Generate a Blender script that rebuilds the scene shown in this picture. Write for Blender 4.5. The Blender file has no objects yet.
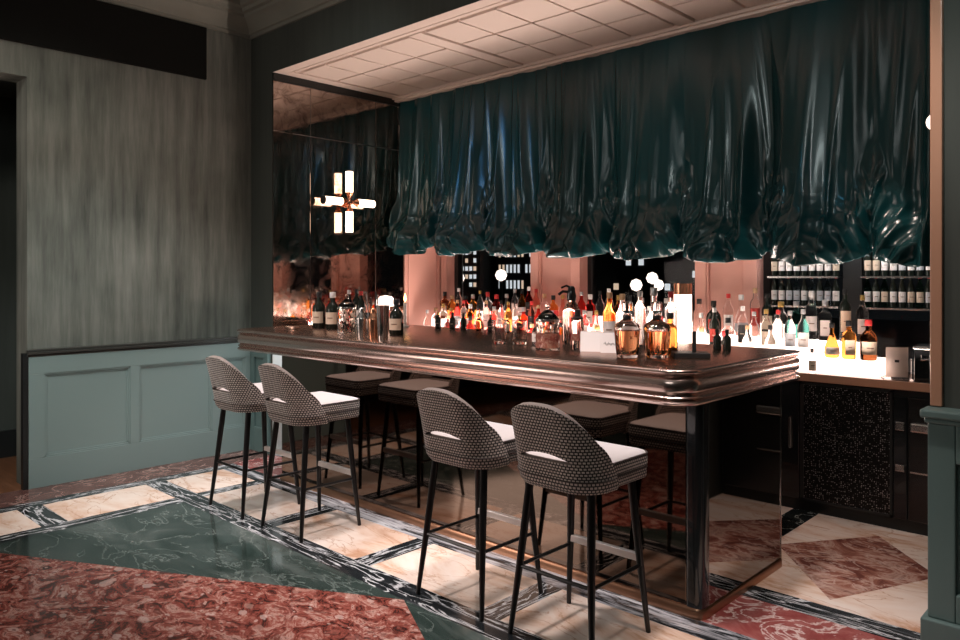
import bpy, math, random
from mathutils import Vector, noise
random.seed(11)
PI = math.pi
SC = bpy.context.scene
COL = SC.collection

# ------------------------------------------------------------------ mesh builder
class MB:
    def __init__(s): s.v=[]; s.f=[]; s.m=[]; s.uv={}
    def quad(s, a, b, c, d, m=0):
        i=len(s.v); s.v += [tuple(a),tuple(b),tuple(c),tuple(d)]; s.f.append((i,i+1,i+2,i+3)); s.m.append(m)
    def poly(s, pts, m=0):
        i=len(s.v); s.v += [tuple(p) for p in pts]; s.f.append(tuple(range(i,i+len(pts)))); s.m.append(m)
    def box(s, x0,x1,y0,y1,z0,z1, m=0):
        i=len(s.v)
        s.v += [(x0,y0,z0),(x1,y0,z0),(x1,y1,z0),(x0,y1,z0),(x0,y0,z1),(x1,y0,z1),(x1,y1,z1),(x0,y1,z1)]
        for f in ((0,3,2,1),(4,5,6,7),(0,1,5,4),(1,2,6,5),(2,3,7,6),(3,0,4,7)):
            s.f.append(tuple(i+k for k in f)); s.m.append(m)
        return s
    def loops(s, rings, m=0, cap0=True, cap1=True, closed=True):
        n=len(rings[0]); i=len(s.v)
        for r in rings: s.v += [tuple(p) for p in r]
        for k in range(len(rings)-1):
            for j in range(n if closed else n-1):
                a=i+k*n+j; b=i+k*n+(j+1)%n
                s.f.append((a,b,b+n,a+n)); s.m.append(m)
        if cap0: s.f.append(tuple(reversed(range(i,i+n)))); s.m.append(m)
        if cap1:
            e=i+(len(rings)-1)*n; s.f.append(tuple(range(e,e+n))); s.m.append(m)
        return s
    def lathe(s, prof, seg=20, c=(0,0,0), n=2.0, sx=1.0, sy=1.0, m=0, cap0=True, cap1=True):
        rings=[]
        for r,z in prof:
            r=max(r,1e-4)
            ring=[]
            for k in range(seg):
                a=2*PI*k/seg; q=srad(a,n)*r
                ring.append((c[0]+q*math.cos(a)*sx, c[1]+q*math.sin(a)*sy, c[2]+z))
            rings.append(ring)
        return s.loops(rings, m, cap0, cap1)
    def tube(s, pts, r, seg=10, m=0, caps=True):
        pts=[Vector(p) for p in pts]; rs = r if isinstance(r,(list,tuple)) else [r]*len(pts)
        rings=[]
        for i,p in enumerate(pts):
            t=(pts[min(i+1,len(pts)-1)]-pts[max(i-1,0)]).normalized()
            ref=Vector((0,0,1)) if abs(t.z)<.9 else Vector((1,0,0))
            u=t.cross(ref).normalized(); w=u.cross(t).normalized()
            rings.append([p+rs[i]*(math.cos(2*PI*k/seg)*u+math.sin(2*PI*k/seg)*w) for k in range(seg)])
        return s.loops(rings, m, caps, caps)
    def build(s, name, mats, parent=None, smooth=False, bevel=0, weld=False, angle=40):
        me=bpy.data.meshes.new(name)
        me.from_pydata([tuple(v) for v in s.v], [], s.f)
        if not isinstance(mats,(list,tuple)): mats=[mats]
        for mt in mats: me.materials.append(mt)
        for p,k in zip(me.polygons, s.m): p.material_index=k
        import bmesh
        b=bmesh.new(); b.from_mesh(me)
        if weld: bmesh.ops.remove_doubles(b, verts=b.verts, dist=2e-4)
        bmesh.ops.recalc_face_normals(b, faces=b.faces)
        b.to_mesh(me); b.free()
        if smooth:
            me.polygons.foreach_set('use_smooth',[True]*len(me.polygons))
            me.set_sharp_from_angle(angle=math.radians(angle))
        me.update()
        o=bpy.data.objects.new(name, me); COL.objects.link(o)
        if parent: o.parent=parent
        if bevel:
            md=o.modifiers.new('bevel','BEVEL'); md.width=bevel; md.segments=2; md.limit_method='ANGLE'; md.angle_limit=math.radians(50)
        return o

def srad(a,n):
    if n==2: return 1.0
    return (abs(math.cos(a))**n+abs(math.sin(a))**n)**(-1.0/n)

def tag(o, label=None, cat=None, group=None, kind=None):
    if label: o['label']=label
    if cat: o['category']=cat
    if group: o['group']=group
    if kind: o['kind']=kind
    return o
def thing(name, label, cat, loc=(0,0,0), rz=0, group=None):
    o=bpy.data.objects.new(name,None); COL.objects.link(o)
    o.location=loc; o.rotation_euler=(0,0,rz); o.empty_display_size=.1
    return tag(o,label,cat,group)
def struct(name, mb, mats, **k):
    o=mb.build(name,mats,**k); o['kind']='structure'; return o
def dup(root, loc, rz=None, label=None, group=None):
    r=root.copy(); COL.objects.link(r); r.location=loc
    if rz is not None: r.rotation_euler=(0,0,rz)
    if label: r['label']=label
    if group: r['group']=group
    for ch in list(root.children):
        c=ch.copy(); COL.objects.link(c); c.parent=r
        for g in list(ch.children):
            d=g.copy(); COL.objects.link(d); d.parent=c
    return r
ORD=['first','second','third','fourth','fifth','sixth','seventh','eighth','ninth','tenth','eleventh','twelfth','thirteenth','fourteenth','fifteenth','sixteenth','seventeenth','eighteenth','nineteenth','twentieth']
def ordn(i):
    if i<20: return ORD[i]
    t=(i+1)//10; u=(i+1)%10
    tens={2:'twent',3:'thirt',4:'fort',5:'fift',6:'sixt'}[t]
    return tens+'ieth' if u==0 else tens+'y-'+ORD[u-1]

# ------------------------------------------------------------------ materials
def mat(name, col=(.5,.5,.5), rough=.5, metal=0, trans=0, ior=1.45, emit=None, es=0, coat=0, sheen=0, spec=.5):
    m=bpy.data.materials.new(name); m.use_nodes=True
    p=m.node_tree.nodes['Principled BSDF']
    p.inputs['Base Color'].default_value=(*col,1); p.inputs['Roughness'].default_value=rough
    p.inputs['Metallic'].default_value=metal; p.inputs['Transmission Weight'].default_value=trans
    p.inputs['IOR'].default_value=ior; p.inputs['Coat Weight'].default_value=coat
    p.inputs['Sheen Weight'].default_value=sheen; p.inputs['Specular IOR Level'].default_value=spec
    if emit: p.inputs['Emission Color'].default_value=(*emit,1); p.inputs['Emission Strength'].default_value=es
    return m
def NT(m):
    nt=m.node_tree; return nt, nt.nodes['Principled BSDF']
def nd(nt,t,**k):
    n=nt.nodes.new(t)
    for a,b in k.items():
        if a in n.inputs.keys(): n.inputs[a].default_value=b
        else: setattr(n,a,b)
    return n
def ramp(nt, stops):
    r=nt.nodes.new('ShaderNodeValToRGB'); e=r.color_ramp.elements
    while len(e)>1: e.remove(e[-1])
    e[0].position=stops[0][0]; e[0].color=(*stops[0][1],1)
    for p,c in stops[1:]:
        x=e.new(p); x.color=(*c,1)
    return r
def coords(nt, scale=(1,1,1), kind='Object', rot=(0,0,0)):
    t=nt.nodes.new('ShaderNodeTexCoord'); mp=nt.nodes.new('ShaderNodeMapping')
    mp.inputs['Scale'].default_value=scale; mp.inputs['Rotation'].default_value=rot
    nt.links.new(t.outputs[kind], mp.inputs['Vector']); return mp.outputs['Vector']
def mixc(nt, fac, a, b, mode='MIX'):
    mx=nt.nodes.new('ShaderNodeMix'); mx.data_type='RGBA'; mx.blend_type=mode
    for val,idx in ((fac,0),(a,6),(b,7)):
        if hasattr(val,'is_output'): nt.links.new(val,mx.inputs[idx])
        elif idx==0: mx.inputs[0].default_value=val
        else: mx.inputs[idx].default_value=(*val,1)
    return mx.outputs[2]
def marble(name, base, vein, stops_w=.06, scale=1.5, dist=2.0, rough=.14, vein_amt=1.0, stretch=(1,1,1), detail=9, third=None, rot=(0,0,0)):
    m=mat(name, rough=rough); nt,p=NT(m)
    v=coords(nt, stretch, rot=rot)
    n1=nd(nt,'ShaderNodeTexNoise',Scale=scale,Detail=detail,Roughness=.62,Distortion=dist); nt.links.new(v,n1.inputs['Vector'])
    r1=ramp(nt,base); nt.links.new(n1.outputs['Fac'],r1.inputs[0])
    n2=nd(nt,'ShaderNodeTexNoise',Scale=scale*1.3,Detail=detail,Roughness=.55,Distortion=dist*.8,noise_dimensions='4D',W=3.7); nt.links.new(v,n2.inputs['Vector'])
    w=stops_w
    rv=ramp(nt,[(0,(0,0,0)),(.5-w,(0,0,0)),(.5,(1,1,1)),(.5+w,(0,0,0)),(1,(0,0,0))]); nt.links.new(n2.outputs['Fac'],rv.inputs[0])
    mul=nd(nt,'ShaderNodeMath',operation='MULTIPLY'); mul.inputs[1].default_value=vein_amt; nt.links.new(rv.outputs[0],mul.inputs[0])
    c=mixc(nt,mul.outputs[0],r1.outputs[0],vein)
    nt.links.new(c,p.inputs['Base Color'])
    return m
def breccia(name, ground, clasts, scale=7, rough=.15, thr=.4):
    m=mat(name, rough=rough); nt,p=NT(m); v=coords(nt,(1,1.35,1),rot=(0,0,.6))
    n=nd(nt,'ShaderNodeTexNoise',Scale=3.0,Detail=6); nt.links.new(v,n.inputs['Vector'])
    ad=nd(nt,'ShaderNodeVectorMath',operation='MULTIPLY_ADD'); nt.links.new(n.outputs['Color'],ad.inputs[0]); ad.inputs[1].default_value=(.22,.22,.22); nt.links.new(v,ad.inputs[2])
    out=None
    base=ramp(nt,ground); n2=nd(nt,'ShaderNodeTexNoise',Scale=9.0,Detail=12,Roughness=.75,Distortion=1.2); nt.links.new(ad.outputs[0],n2.inputs['Vector']); nt.links.new(n2.outputs['Fac'],base.inputs[0])
    cur=base.outputs[0]
    for sc,th,cl in ((scale*2.3,.34,clasts[::-1]),(scale,.27,clasts),(scale*5,.30,clasts)):
        vo=nd(nt,'ShaderNodeTexVoronoi',Scale=sc); nt.links.new(ad.outputs[0],vo.inputs['Vector'])
        rr=ramp(nt,[(0,(1,1,1)),(th,(1,1,1)),(th+.05,(0,0,0)),(1,(0,0,0))]); nt.links.new(vo.outputs['Distance'],rr.inputs[0])
        sep=nd(nt,'ShaderNodeSeparateColor'); nt.links.new(vo.outputs['Color'],sep.inputs[0])
        cr=ramp(nt,[(i/len(cl),c) for i,c in enumerate(cl)]); cr.color_ramp.interpolation='CONSTANT'; nt.links.new(sep.outputs[0],cr.inputs[0])
        sel=nd(nt,'ShaderNodeMath',operation='GREATER_THAN'); sel.inputs[1].default_value=thr; nt.links.new(sep.outputs[1],sel.inputs[0])
        mu=nd(nt,'ShaderNodeMath',operation='MULTIPLY'); nt.links.new(rr.outputs[0],mu.inputs[0]); nt.links.new(sel.outputs[0],mu.inputs[1])
        m2=nd(nt,'ShaderNodeMath',operation='MULTIPLY'); m2.inputs[1].default_value=.75; nt.links.new(mu.outputs[0],m2.inputs[0])
        tx=mixc(nt,.4,cr.outputs[0],base.outputs[0])
        cur=mixc(nt,m2.outputs[0],cur,tx)
    nt.links.new(cur,p.inputs['Base Color']); return m
def plaster(name, stops, rough=.75, scale=(13,13,1.1), bump=.15):
    m=mat(name, rough=rough); nt,p=NT(m)
    v=coords(nt,scale); n=nd(nt,'ShaderNodeTexNoise',Scale=1.0,Detail=8,Roughness=.65); nt.links.new(v,n.inputs['Vector'])
    v2=coords(nt,(1,1,1)); n2=nd(nt,'ShaderNodeTexNoise',Scale=1.3,Detail=3); nt.links.new(v2,n2.inputs['Vector'])
    ad=nd(nt,'ShaderNodeMix',data_type='FLOAT'); ad.inputs[0].default_value=.4; nt.links.new(n.outputs['Fac'],ad.inputs[2]); nt.links.new(n2.outputs['Fac'],ad.inputs[3])
    r=ramp(nt,stops); nt.links.new(ad.outputs[0],r.inputs[0]); nt.links.new(r.outputs[0],p.inputs['Base Color'])
    b=nd(nt,'ShaderNodeBump',Strength=bump,Distance=.004); nt.links.new(n.outputs['Fac'],b.inputs['Height']); nt.links.new(b.outputs[0],p.inputs['Normal'])
    return m

M={}
M['cream']=marble('cream_onyx',[(0,(.40,.20,.12)),(.36,(.58,.34,.22)),(.44,(.76,.54,.42)),(.52,(.84,.68,.58)),(.64,(.88,.76,.68)),(1,(.90,.80,.73))],(.50,.26,.15),.012,1.6,1.6,.13,.7,(.7,1.6,1),rot=(0,0,.5))
M['bw']=marble('black_white_marble',[(0,(.008,.010,.012)),(.5,(.014,.017,.019)),(.62,(.05,.055,.06)),(1,(.35,.36,.38))],(.75,.76,.78),.028,1.7,1.5,.12,.95,(1,7,1))
M['bwy']=marble('black_white_marble_cross',[(0,(.008,.010,.012)),(.5,(.014,.017,.019)),(.62,(.05,.055,.06)),(1,(.35,.36,.38))],(.75,.76,.78),.028,1.7,1.5,.12,.95,(7,1,1))
M['bwl']=marble('white_black_marble',[(0,(.01,.012,.014)),(.42,(.02,.022,.025)),(.5,(.3,.3,.32)),(.62,(.6,.6,.62)),(1,(.75,.75,.76))],(.02,.02,.022),.03,1.5,1.3,.12,1,(1,8,1))
M['black']=marble('black_marble',[(0,(.006,.008,.009)),(1,(.025,.03,.03))],(.45,.48,.46),.014,2.2,1.8,.1,.7)
M['green']=marble('green_marble',[(0,(.008,.014,.012)),(.38,(.018,.030,.026)),(.5,(.034,.050,.045)),(.62,(.075,.095,.088)),(.8,(.16,.185,.175)),(1,(.24,.27,.26))],(.34,.40,.37),.006,1.0,1.6,.09,.35,(1,2.2,1),12,rot=(0,0,-.5))
M['red']=breccia('red_breccia',[(.30,(.020,.008,.007)),(.42,(.07,.020,.016)),(.48,(.19,.046,.034)),(.53,(.27,.085,.065)),(.585,(.46,.28,.235)),(.63,(.12,.030,.024)),(.74,(.40,.25,.21))],[(.40,.25,.21),(.14,.038,.030),(.62,.49,.44),(.055,.018,.014),(.28,.10,.078),(.035,.012,.010)],6)
M['rosso']=marble('red_white_vein_marble',[(0,(.16,.03,.03)),(.45,(.27,.065,.06)),(.6,(.36,.12,.11)),(1,(.5,.25,.23))],(.8,.66,.62),.026,3.2,1.8,.12,.85)
M['roz']=marble('red_brown_marble',[(0,(.06,.02,.018)),(.40,(.18,.06,.045)),(.5,(.34,.14,.10)),(.57,(.55,.34,.27)),(.66,(.22,.09,.07)),(1,(.6,.45,.38))],(.75,.55,.47),.03,3.2,1.8,.12,.6,(1,1.6,1))
M['brown']=marble('brown_marble',[(0,(.06,.025,.022)),(.5,(.13,.06,.05)),(1,(.3,.18,.15))],(.5,.36,.32),.02,3.5,1.5,.14,.6)
M['wood']=marble('wood_floor',[(0,(.08,.03,.015)),(.5,(.16,.065,.03)),(1,(.25,.11,.06))],(.05,.02,.01),.03,2,.5,.3,.5,(1,12,1))
M['plaster']=plaster('grey_green_plaster',[(.34,(.06,.066,.056)),(.5,(.14,.148,.127)),(.66,(.235,.24,.21))])
M['plaster_shaded']=plaster('shaded_green_plaster',[(.25,(.030,.036,.031)),(.75,(.062,.070,.060))])  # plaster darkened in colour to stand for the dimly lit back wall
M['teal']=mat('teal_paint',(.215,.285,.275),.42)
M['teal_shaded']=mat('shaded_teal_paint',(.10,.155,.148),.45)  # teal paint with the pier wainscots' shade put into the colour
M['rail']=mat('dark_bronze_rail',(.045,.045,.04),.35)
M['crown']=plaster('cornice_plaster',[(.3,(.14,.145,.12)),(.7,(.21,.21,.175))],scale=(2,2,2))
M['pale']=mat('pale_grey_panel',(.55,.58,.57),.5)
M['soffit']=mat('cream_soffit_paint',(.78,.66,.59),.6)
M['pink']=mat('pink_pilaster_paint',(.62,.33,.27),.5)
M['casing']=mat('copper_wood_casing',(.42,.22,.14),.35)
M['dark']=mat('dark_frame',(.012,.013,.013),.4)
M['blackpanel']=mat('black_fabric_panel',(.010,.010,.009),.9,spec=.1)
M['bronze']=mat('bronze_fascia',(.66,.50,.45),.24,1)
M['bronzetop']=mat('bronze_top',(.40,.25,.19),.27,1)
M['copper']=mat('copper',(.72,.36,.22),.25,1)
M['brassbase']=mat('copper_plinth',(.50,.27,.17),.3,1)
M['blkglass']=mat('smoked_mirror',(.150,.108,.085),.04,1)
M['blkend']=mat('smoked_bronze_mirror',(.30,.27,.25),.03,1)
M['blkgloss']=mat('black_gloss',(.012,.013,.014),.15,coat=.5)
M['blacksatin']=mat('black_satin',(.010,.010,.010),.45)
M['leg']=mat('black_lacquer_wood',(.010,.009,.009),.28)
M['steel']=mat('brushed_steel',(.62,.60,.58),.25,1)
M['chrome']=mat('chrome',(.75,.74,.73),.12,1)
M['footplate']=mat('satin_nickel',(.80,.72,.68),.35,.35)
M['seattop']=mat('pale_grey_upholstery',(.52,.475,.465),.85,sheen=.3)
M['piping']=mat('dark_piping',(.06,.045,.04),.7)
M['edge']=mat('pale_edge_piping',(.17,.14,.125),.75)
# patterned fabric
m=mat('geometric_weave',rough=.8,sheen=.2); nt,p=NT(m)
tc=nt.nodes.new('ShaderNodeTexCoord')
br=nt.nodes.new('ShaderNodeTexBrick'); br.offset=.5; br.squash=1
for k,vv in (('Color1',(.70,.61,.55,1)),('Color2',(.56,.47,.42,1)),('Mortar',(.020,.014,.013,1)),('Scale',1.0),('Mortar Size',.0028),('Brick Width',.0150),('Row Height',.0125),('Mortar Smooth',.3),('Bias',0)): br.inputs[k].default_value=vv
nt.links.new(tc.outputs['UV'],br.inputs['Vector'])
nt.links.new(br.outputs['Color'],p.inputs['Base Color']); M['weave']=m
# curtain satin
m=mat('teal_satin',(.006,.022,.024),.25,spec=.55); nt,p=NT(m)
v=coords(nt,(1.2,1.2,.6)); n=nd(nt,'ShaderNodeTexNoise',Scale=1.5,Detail=3); nt.links.new(v,n.inputs['Vector'])
r=ramp(nt,[(.3,(.003,.024,.025)),(.7,(.004,.046,.054))]); nt.links.new(n.outputs['Fac'],r.inputs[0]); nt.links.new(r.outputs[0],p.inputs['Base Color'])
M['satin']=m
# antique mirror
m=mat('antique_mirror',(.4,.36,.33),.05,1); nt,p=NT(m)
v=coords(nt,(1,1,1)); n=nd(nt,'ShaderNodeTexNoise',Scale=7,Detail=9,Roughness=.7,Distortion=1); nt.links.new(v,n.inputs['Vector'])
r=ramp(nt,[(.3,(.10,.07,.055)),(.5,(.38,.31,.27)),(.7,(.46,.39,.34))]); nt.links.new(n.outputs['Fac'],r.inputs[0]); nt.links.new(r.outputs[0],p.inputs['Base Color'])
r2=ramp(nt,[(.3,(.22,.22,.22)),(.55,(.03,.03,.03))]); nt.links.new(n.outputs['Fac'],r2.inputs[0]); nt.links.new(r2.outputs[0],p.inputs['Roughness'])
M['mirror']=m
# perforated mesh, its sparkle painted as pale dots
m=mat('perforated_mesh_painted_glints',(.012,.012,.012),.35,.6); nt,p=NT(m)
v=coords(nt,(1,1,1)); vo=nd(nt,'ShaderNodeTexVoronoi',Scale=85.0); vo.inputs['Randomness'].default_value=.35; nt.links.new(v,vo.inputs['Vector'])
r=ramp(nt,[(0,(.75,.72,.68)),(.22,(.6,.57,.54)),(.36,(.01,.01,.01))]); nt.links.new(vo.outputs['Distance'],r.inputs[0]); nt.links.new(r.outputs[0],p.inputs['Base Color'])
M['mesh']=m
M['glow']=mat('lit_acrylic',(.9,.85,.8),.4,emit=(1,.80,.72),es=2.8)
M['tube']=mat('lit_frosted_tube',(.9,.85,.8),.4,emit=(1,.72,.52),es=7)
M['shade']=mat('lit_lamp_shade',(.9,.85,.8),.4,emit=(1,.72,.58),es=3.2)
M['globe']=mat('lit_globe',(.9,.9,.88),.3,emit=(1,.80,.68),es=2.5)
M['glass']=mat('clear_glass',(.97,.95,.94),.02,trans=1,ior=1.35)
M['pane']=mat('window_glass',(.85,.88,.9),.01,trans=1,ior=1.12)
M['acrylic']=mat('clear_acrylic',(.97,.9,.86),.03,trans=1,ior=1.2)
M['amber']=mat('amber_spirit',(.97,.42,.20),.02,trans=1,ior=1.33)
G={'clear':((.95,.93,.92),'clear'),'red':((.70,.06,.05),'red'),'pinkish':((.90,.45,.38),'pink'),'amberg':((.75,.28,.06),'amber'),
   'brown':((.20,.06,.02),'brown'),'greeng':((.16,.50,.30),'green'),'blue':((.62,.82,.88),'pale blue'),'darkg':((.012,.016,.012),'black'),'teal':((.10,.35,.30),'teal')}
for k,(c,_) in G.items():
    M['g_'+k]=mat('glass_'+k,c,.05,trans=(1 if k!='darkg' else 0),ior=1.2) if k!='darkg' else mat('glass_black',c,.08)
LAB={'white':(.78,.72,.68),'cream':(.62,.50,.38),'black':(.02,.02,.02),'red':(.45,.04,.03),'silver':(.5,.5,.52)}
for k_ in ('clear','pinkish','blue'):
    M['g_'+k_].node_tree.nodes['Principled BSDF'].inputs['Roughness'].default_value=.22
for k,c in LAB.items(): M['l_'+k]=mat('label_'+k,c,.6)
CAP={'black':(.012,.012,.012),'gold':(.55,.36,.12),'red':(.45,.03,.03),'cork':(.42,.26,.14),'white':(.7,.68,.66),'silver':(.6,.6,.6)}
for k,c in CAP.items(): M['c_'+k]=mat('cap_'+k,c,.35,.8 if k in('gold','silver') else 0)
M['paper']=mat('white_card',(.80,.76,.74),.6)
M['print']=mat('brown_print',(.22,.13,.09),.6)
M['ink']=mat('dark_ink',(.03,.03,.03),.6)

# ------------------------------------------------------------------ camera
cam=bpy.data.cameras.new('camera'); co=bpy.data.objects.new('camera',cam); COL.objects.link(co)
co.location=(6.01,-3.44,1.5); co.rotation_euler=(PI/2,0,math.atan2(.687,.727))
cam.sensor_width=36; cam.lens=756/960*36; cam.shift_y=-43/960; cam.clip_start=.05
SC.camera=co

# ------------------------------------------------------------------ floor
f=MB()
FM=['cream','bw','bwy','bwl','black','green','red','rosso','roz','brown','wood']; FI={k:i for i,k in enumerate(FM)}
def fr(x0,x1,y0,y1,k): f.quad((x0,y0,0),(x1,y0,0),(x1,y1,0),(x0,y1,0),FI[k])
fr(0,.38,-7,0,'brown')
fr(.38,.5,-7,-.38,'bwy')
fr(.98,1.12,-7,-1.13,'bwy')
y=-.53; fr(.5,.98,-.98,-.53,'cream'); y=-.98
fr(.5,.98,-1.13,-.98,'bw'); y=-1.13
while y>-6.9:
    fr(.5,.98,y-.67,y,'cream'); fr(.5,.98,y-.82,y-.67,'bw'); y-=.82
fr(.98,1.09,-.98,-.53,'bwy'); x=1.09
while x<8.5:
    fr(x,x+.77,-.98,-.53,'cream'); fr(x+.77,x+.905,-.98,-.53,'bwy'); x+=.905
fr(.5,9,-.53,-.38,'bwl')
fr(.98,9,-1.13,-.98,'bw')
fr(.38,9,-.38,0,'rosso')
xa,xb,ya,yb=1.12,5.56,-3.55,-1.13; xc=3.34; yc=-2.34
L,T,R_,B_=(xa,yc,0),(xc,yb,0),(xb,yc,0),(xc,ya,0)
f.poly([L,B_,R_,T],FI['red'])
for a,b,c in (((xa,yb,0),L,T),((xb,yb,0),T,R_),((xb,ya,0),R_,B_),((xa,ya,0),B_,L)): f.poly([a,b,c],FI['green'])
fr(5.56,9,-3.55,-1.13,'green'); fr(1.12,9,-7,-3.55,'green')
# alcove floor
fr(.34,9,0,.15,'bw'); fr(4.12,4.28,.15,1.6,'black')
fr(.34,4.12,.15,1.6,'cream')
A_,Bq,Cq,Dq=(4.28,.15,0),(5.4,.15,0),(5.4,1.6,0),(4.28,1.6,0)
l,t,r,b=(4.31,.79,0),(4.68,1.33,0),(5.08,.88,0),(4.78,.23,0)
f.poly([l,b,r,t],FI['roz'])
for q in ([A_,Bq,r,b],[Bq,Cq,t,r],[Cq,Dq,l,t],[Dq,A_,b,l]): f.poly(q,FI['cream'])
fr(-3,0,-7,1,'wood')
struct('floor',f,[M[k] for k in FM])

# ------------------------------------------------------------------ walls
TH=.25; CZ=3.8
w=MB()
w.box(-TH,0,-1.75,.2,0,CZ)                 # left wall
w.box(-TH,0,-7,-1.75,2.92,CZ)              # over the doorway
struct('wall_left',w,M['plaster'])
w=MB(); w.box(-1.35,-1.2,-7,1,0,3.0); w.box(-1.2,-TH,.8,1,0,3.0); struct('wall_corridor',w,M['plaster_shaded'])
w=MB(); w.box(-1.2,-1.17,-7,.8,0,.22); struct('baseboard_corridor',w,M['dark'])
w=MB(); w.box(-1.35,-TH,-7,1,3.0,3.1); struct('ceiling_corridor',w,M['plaster_shaded'])
w=MB()
w.box(0,.34,0,.2,0,CZ); w.box(.34,5.27,0,.2,3.29,CZ); w.box(.34,5.27,0,.008,3.232,3.29); w.box(5.27,9,0,.2,0,CZ)
struct('wall_back',w,M['plaster_shaded'])
w=MB(); w.box(9,9.2,-7,.2,0,CZ); struct('wall_right',w,M['plaster_shaded'])
w=MB(); w.box(-TH,9.2,-7.2,-7,0,CZ); struct('wall_front',w,M['plaster_shaded'])
w=MB(); w.box(-TH,9.2,-7.2,.2,CZ,CZ+.1)
struct('ceiling',w,M['crown'])
# cornice with stepped profile on left and back walls plus a ceiling moulding line
prof=[(0,3.58),(.02,3.58),(.025,3.605),(.045,3.61),(.06,3.64),(.10,3.68),(.15,3.705),(.155,3.725),(.19,3.73),(.20,3.755),(.23,3.765),(.24,3.80),(0,3.80)]
w=MB()
w.loops([[(o,-7,z) for o,z in prof],[(o,-o,z) for o,z in prof],],0)
w.loops([[(o,-o,z) for o,z in prof],[(9,-o,z) for o,z in prof]],0)
w.box(.55,8.5,-.62,-.55,3.77,3.80); w.box(.55,.62,-6.5,-.55,3.77,3.80)
struct('trim_1',w,M['crown'],smooth=True,angle=30)
# left wainscot
w=MB(); w.box(0,.012,-1.75,0,0,.95)
ys=[(-1.65,-1.05),(-.98,-.38),(-.31,-.07)]
edges=[-1.75]+[v for p in ys for v in p]+[0]
for i in range(0,len(edges),2): w.box(.012,.034,edges[i],edges[i+1],.21,.81)
w.box(.012,.034,-1.75,0,0,.21); w.box(.012,.034,-1.75,0,.81,.95)
for a,b in ys:
    for q in (0,1):
        d=.012*q; e=.028-.008*q
        w.box(.012,e,a+d,a+d+.012,.21+d,.81-d); w.box(.012,e,b-d-.012,b-d,.21+d,.81-d)
        w.box(.012,e,a+d,b-d,.21+d,.222+d); w.box(.012,e,a+d,b-d,.798-d,.81-d)
struct('trim_2',w,M['teal'],bevel=.002)
w=MB(); w.box(0,.055,-1.76,0,.952,.968); w.box(0,.045,-1.76,0,.968,.985); w.box(0,.04,-1.76,0,.935,.952); struct('trim_3',w,M['rail'],bevel=.004)
w=MB(); w.box(-.02,.03,-1.785,-1.752,0,.96); struct('trim_4',w,M['dark'])
# back wall left pier wainscot
w=MB(); w.box(0,.32,-.012,0,0,.95); w.box(.036,.1,-.034,-.012,0,.95); w.box(.25,.32,-.034,-.012,0,.95); w.box(.1,.25,-.034,-.012,0,.21); w.box(.1,.25,-.034,-.012,.81,.95)
struct('trim_5',w,M['teal_shaded'],bevel=.003)
# right pier wainscot
w=MB(); w.box(5.25,9,-.05,0,.0,.93); w.box(5.25,5.345,-.085,-.05,.17,.93); w.box(5.345,9,-.085,-.05,.78,.93); w.box(5.345,9,-.085,-.05,.17,.28); w.box(5.23,9,-.11,0,0,.17)
w.box(5.365,9,-.066,-.05,.30,.76)
struct('trim_6',w,M['teal_shaded'],bevel=.006)
w=MB(); w.box(5.23,9,-.12,0,.952,.985); w.box(5.24,9,-.10,0,.93,.952); struct('trim_7',w,M['teal_shaded'],bevel=.008)
# copper casing round the right jamb
w=MB(); w.box(5.245,5.287,-.025,.2,.988,3.23); struct('trim_8',w,M['casing'],bevel=.004)
# alcove left wall
w=MB(); w.box(.1,.34,.2,2.3,0,3.5); w.box(.335,.347,.003,.2,0,.96); struct('wall_alcove_left',w,M['pale'])
w=MB(); w.box(5.27,5.5,.2,2.3,0,3.5); struct('wall_alcove_right',w,M['plaster_shaded'])

# soffit: frame, tiles with grooves between
w=MB(); z0=3.23
w.box(.34,5.27,.008,1.55,3.275,3.289); w.box(.34,5.27,.2,1.55,3.28,3.40)            # backing
w.box(.34,5.27,.002,.10,z0,3.28)                # front border
w.box(.34,5.27,.125,.165,z0+.008,3.28)        # second moulding
w.box(.34,5.27,1.33,1.52,z0-.03,3.28); w.box(.34,5.27,1.30,1.33,z0-.012,3.28)
w.box(.34,.47,.10,1.33,z0,3.28)
xs=[.47]
beams=[(1.90,2.02),(3.42,3.54),(4.98,5.10)]
x=.49
spans=[(.49,1.88),(2.04,3.40),(3.56,4.96)]
for a,b in beams: w.box(a,b,.165,1.33,z0,3.28)
for a,b in spans:
    n=4; cw=(b-a)/n
    for i in range(n):
        for j in range(3):
            y0=.185+j*.37; w.box(a+i*cw+.009,a+(i+1)*cw-.009,y0+.009,y0+.361,z0+.004,3.28)
struct('ceiling_soffit',w,M['soffit'],bevel=.003)
w=MB(); w.box(.335,.358,.004,1.52,3.168,3.2285); struct('trim_9',w,M['dark'])

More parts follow.
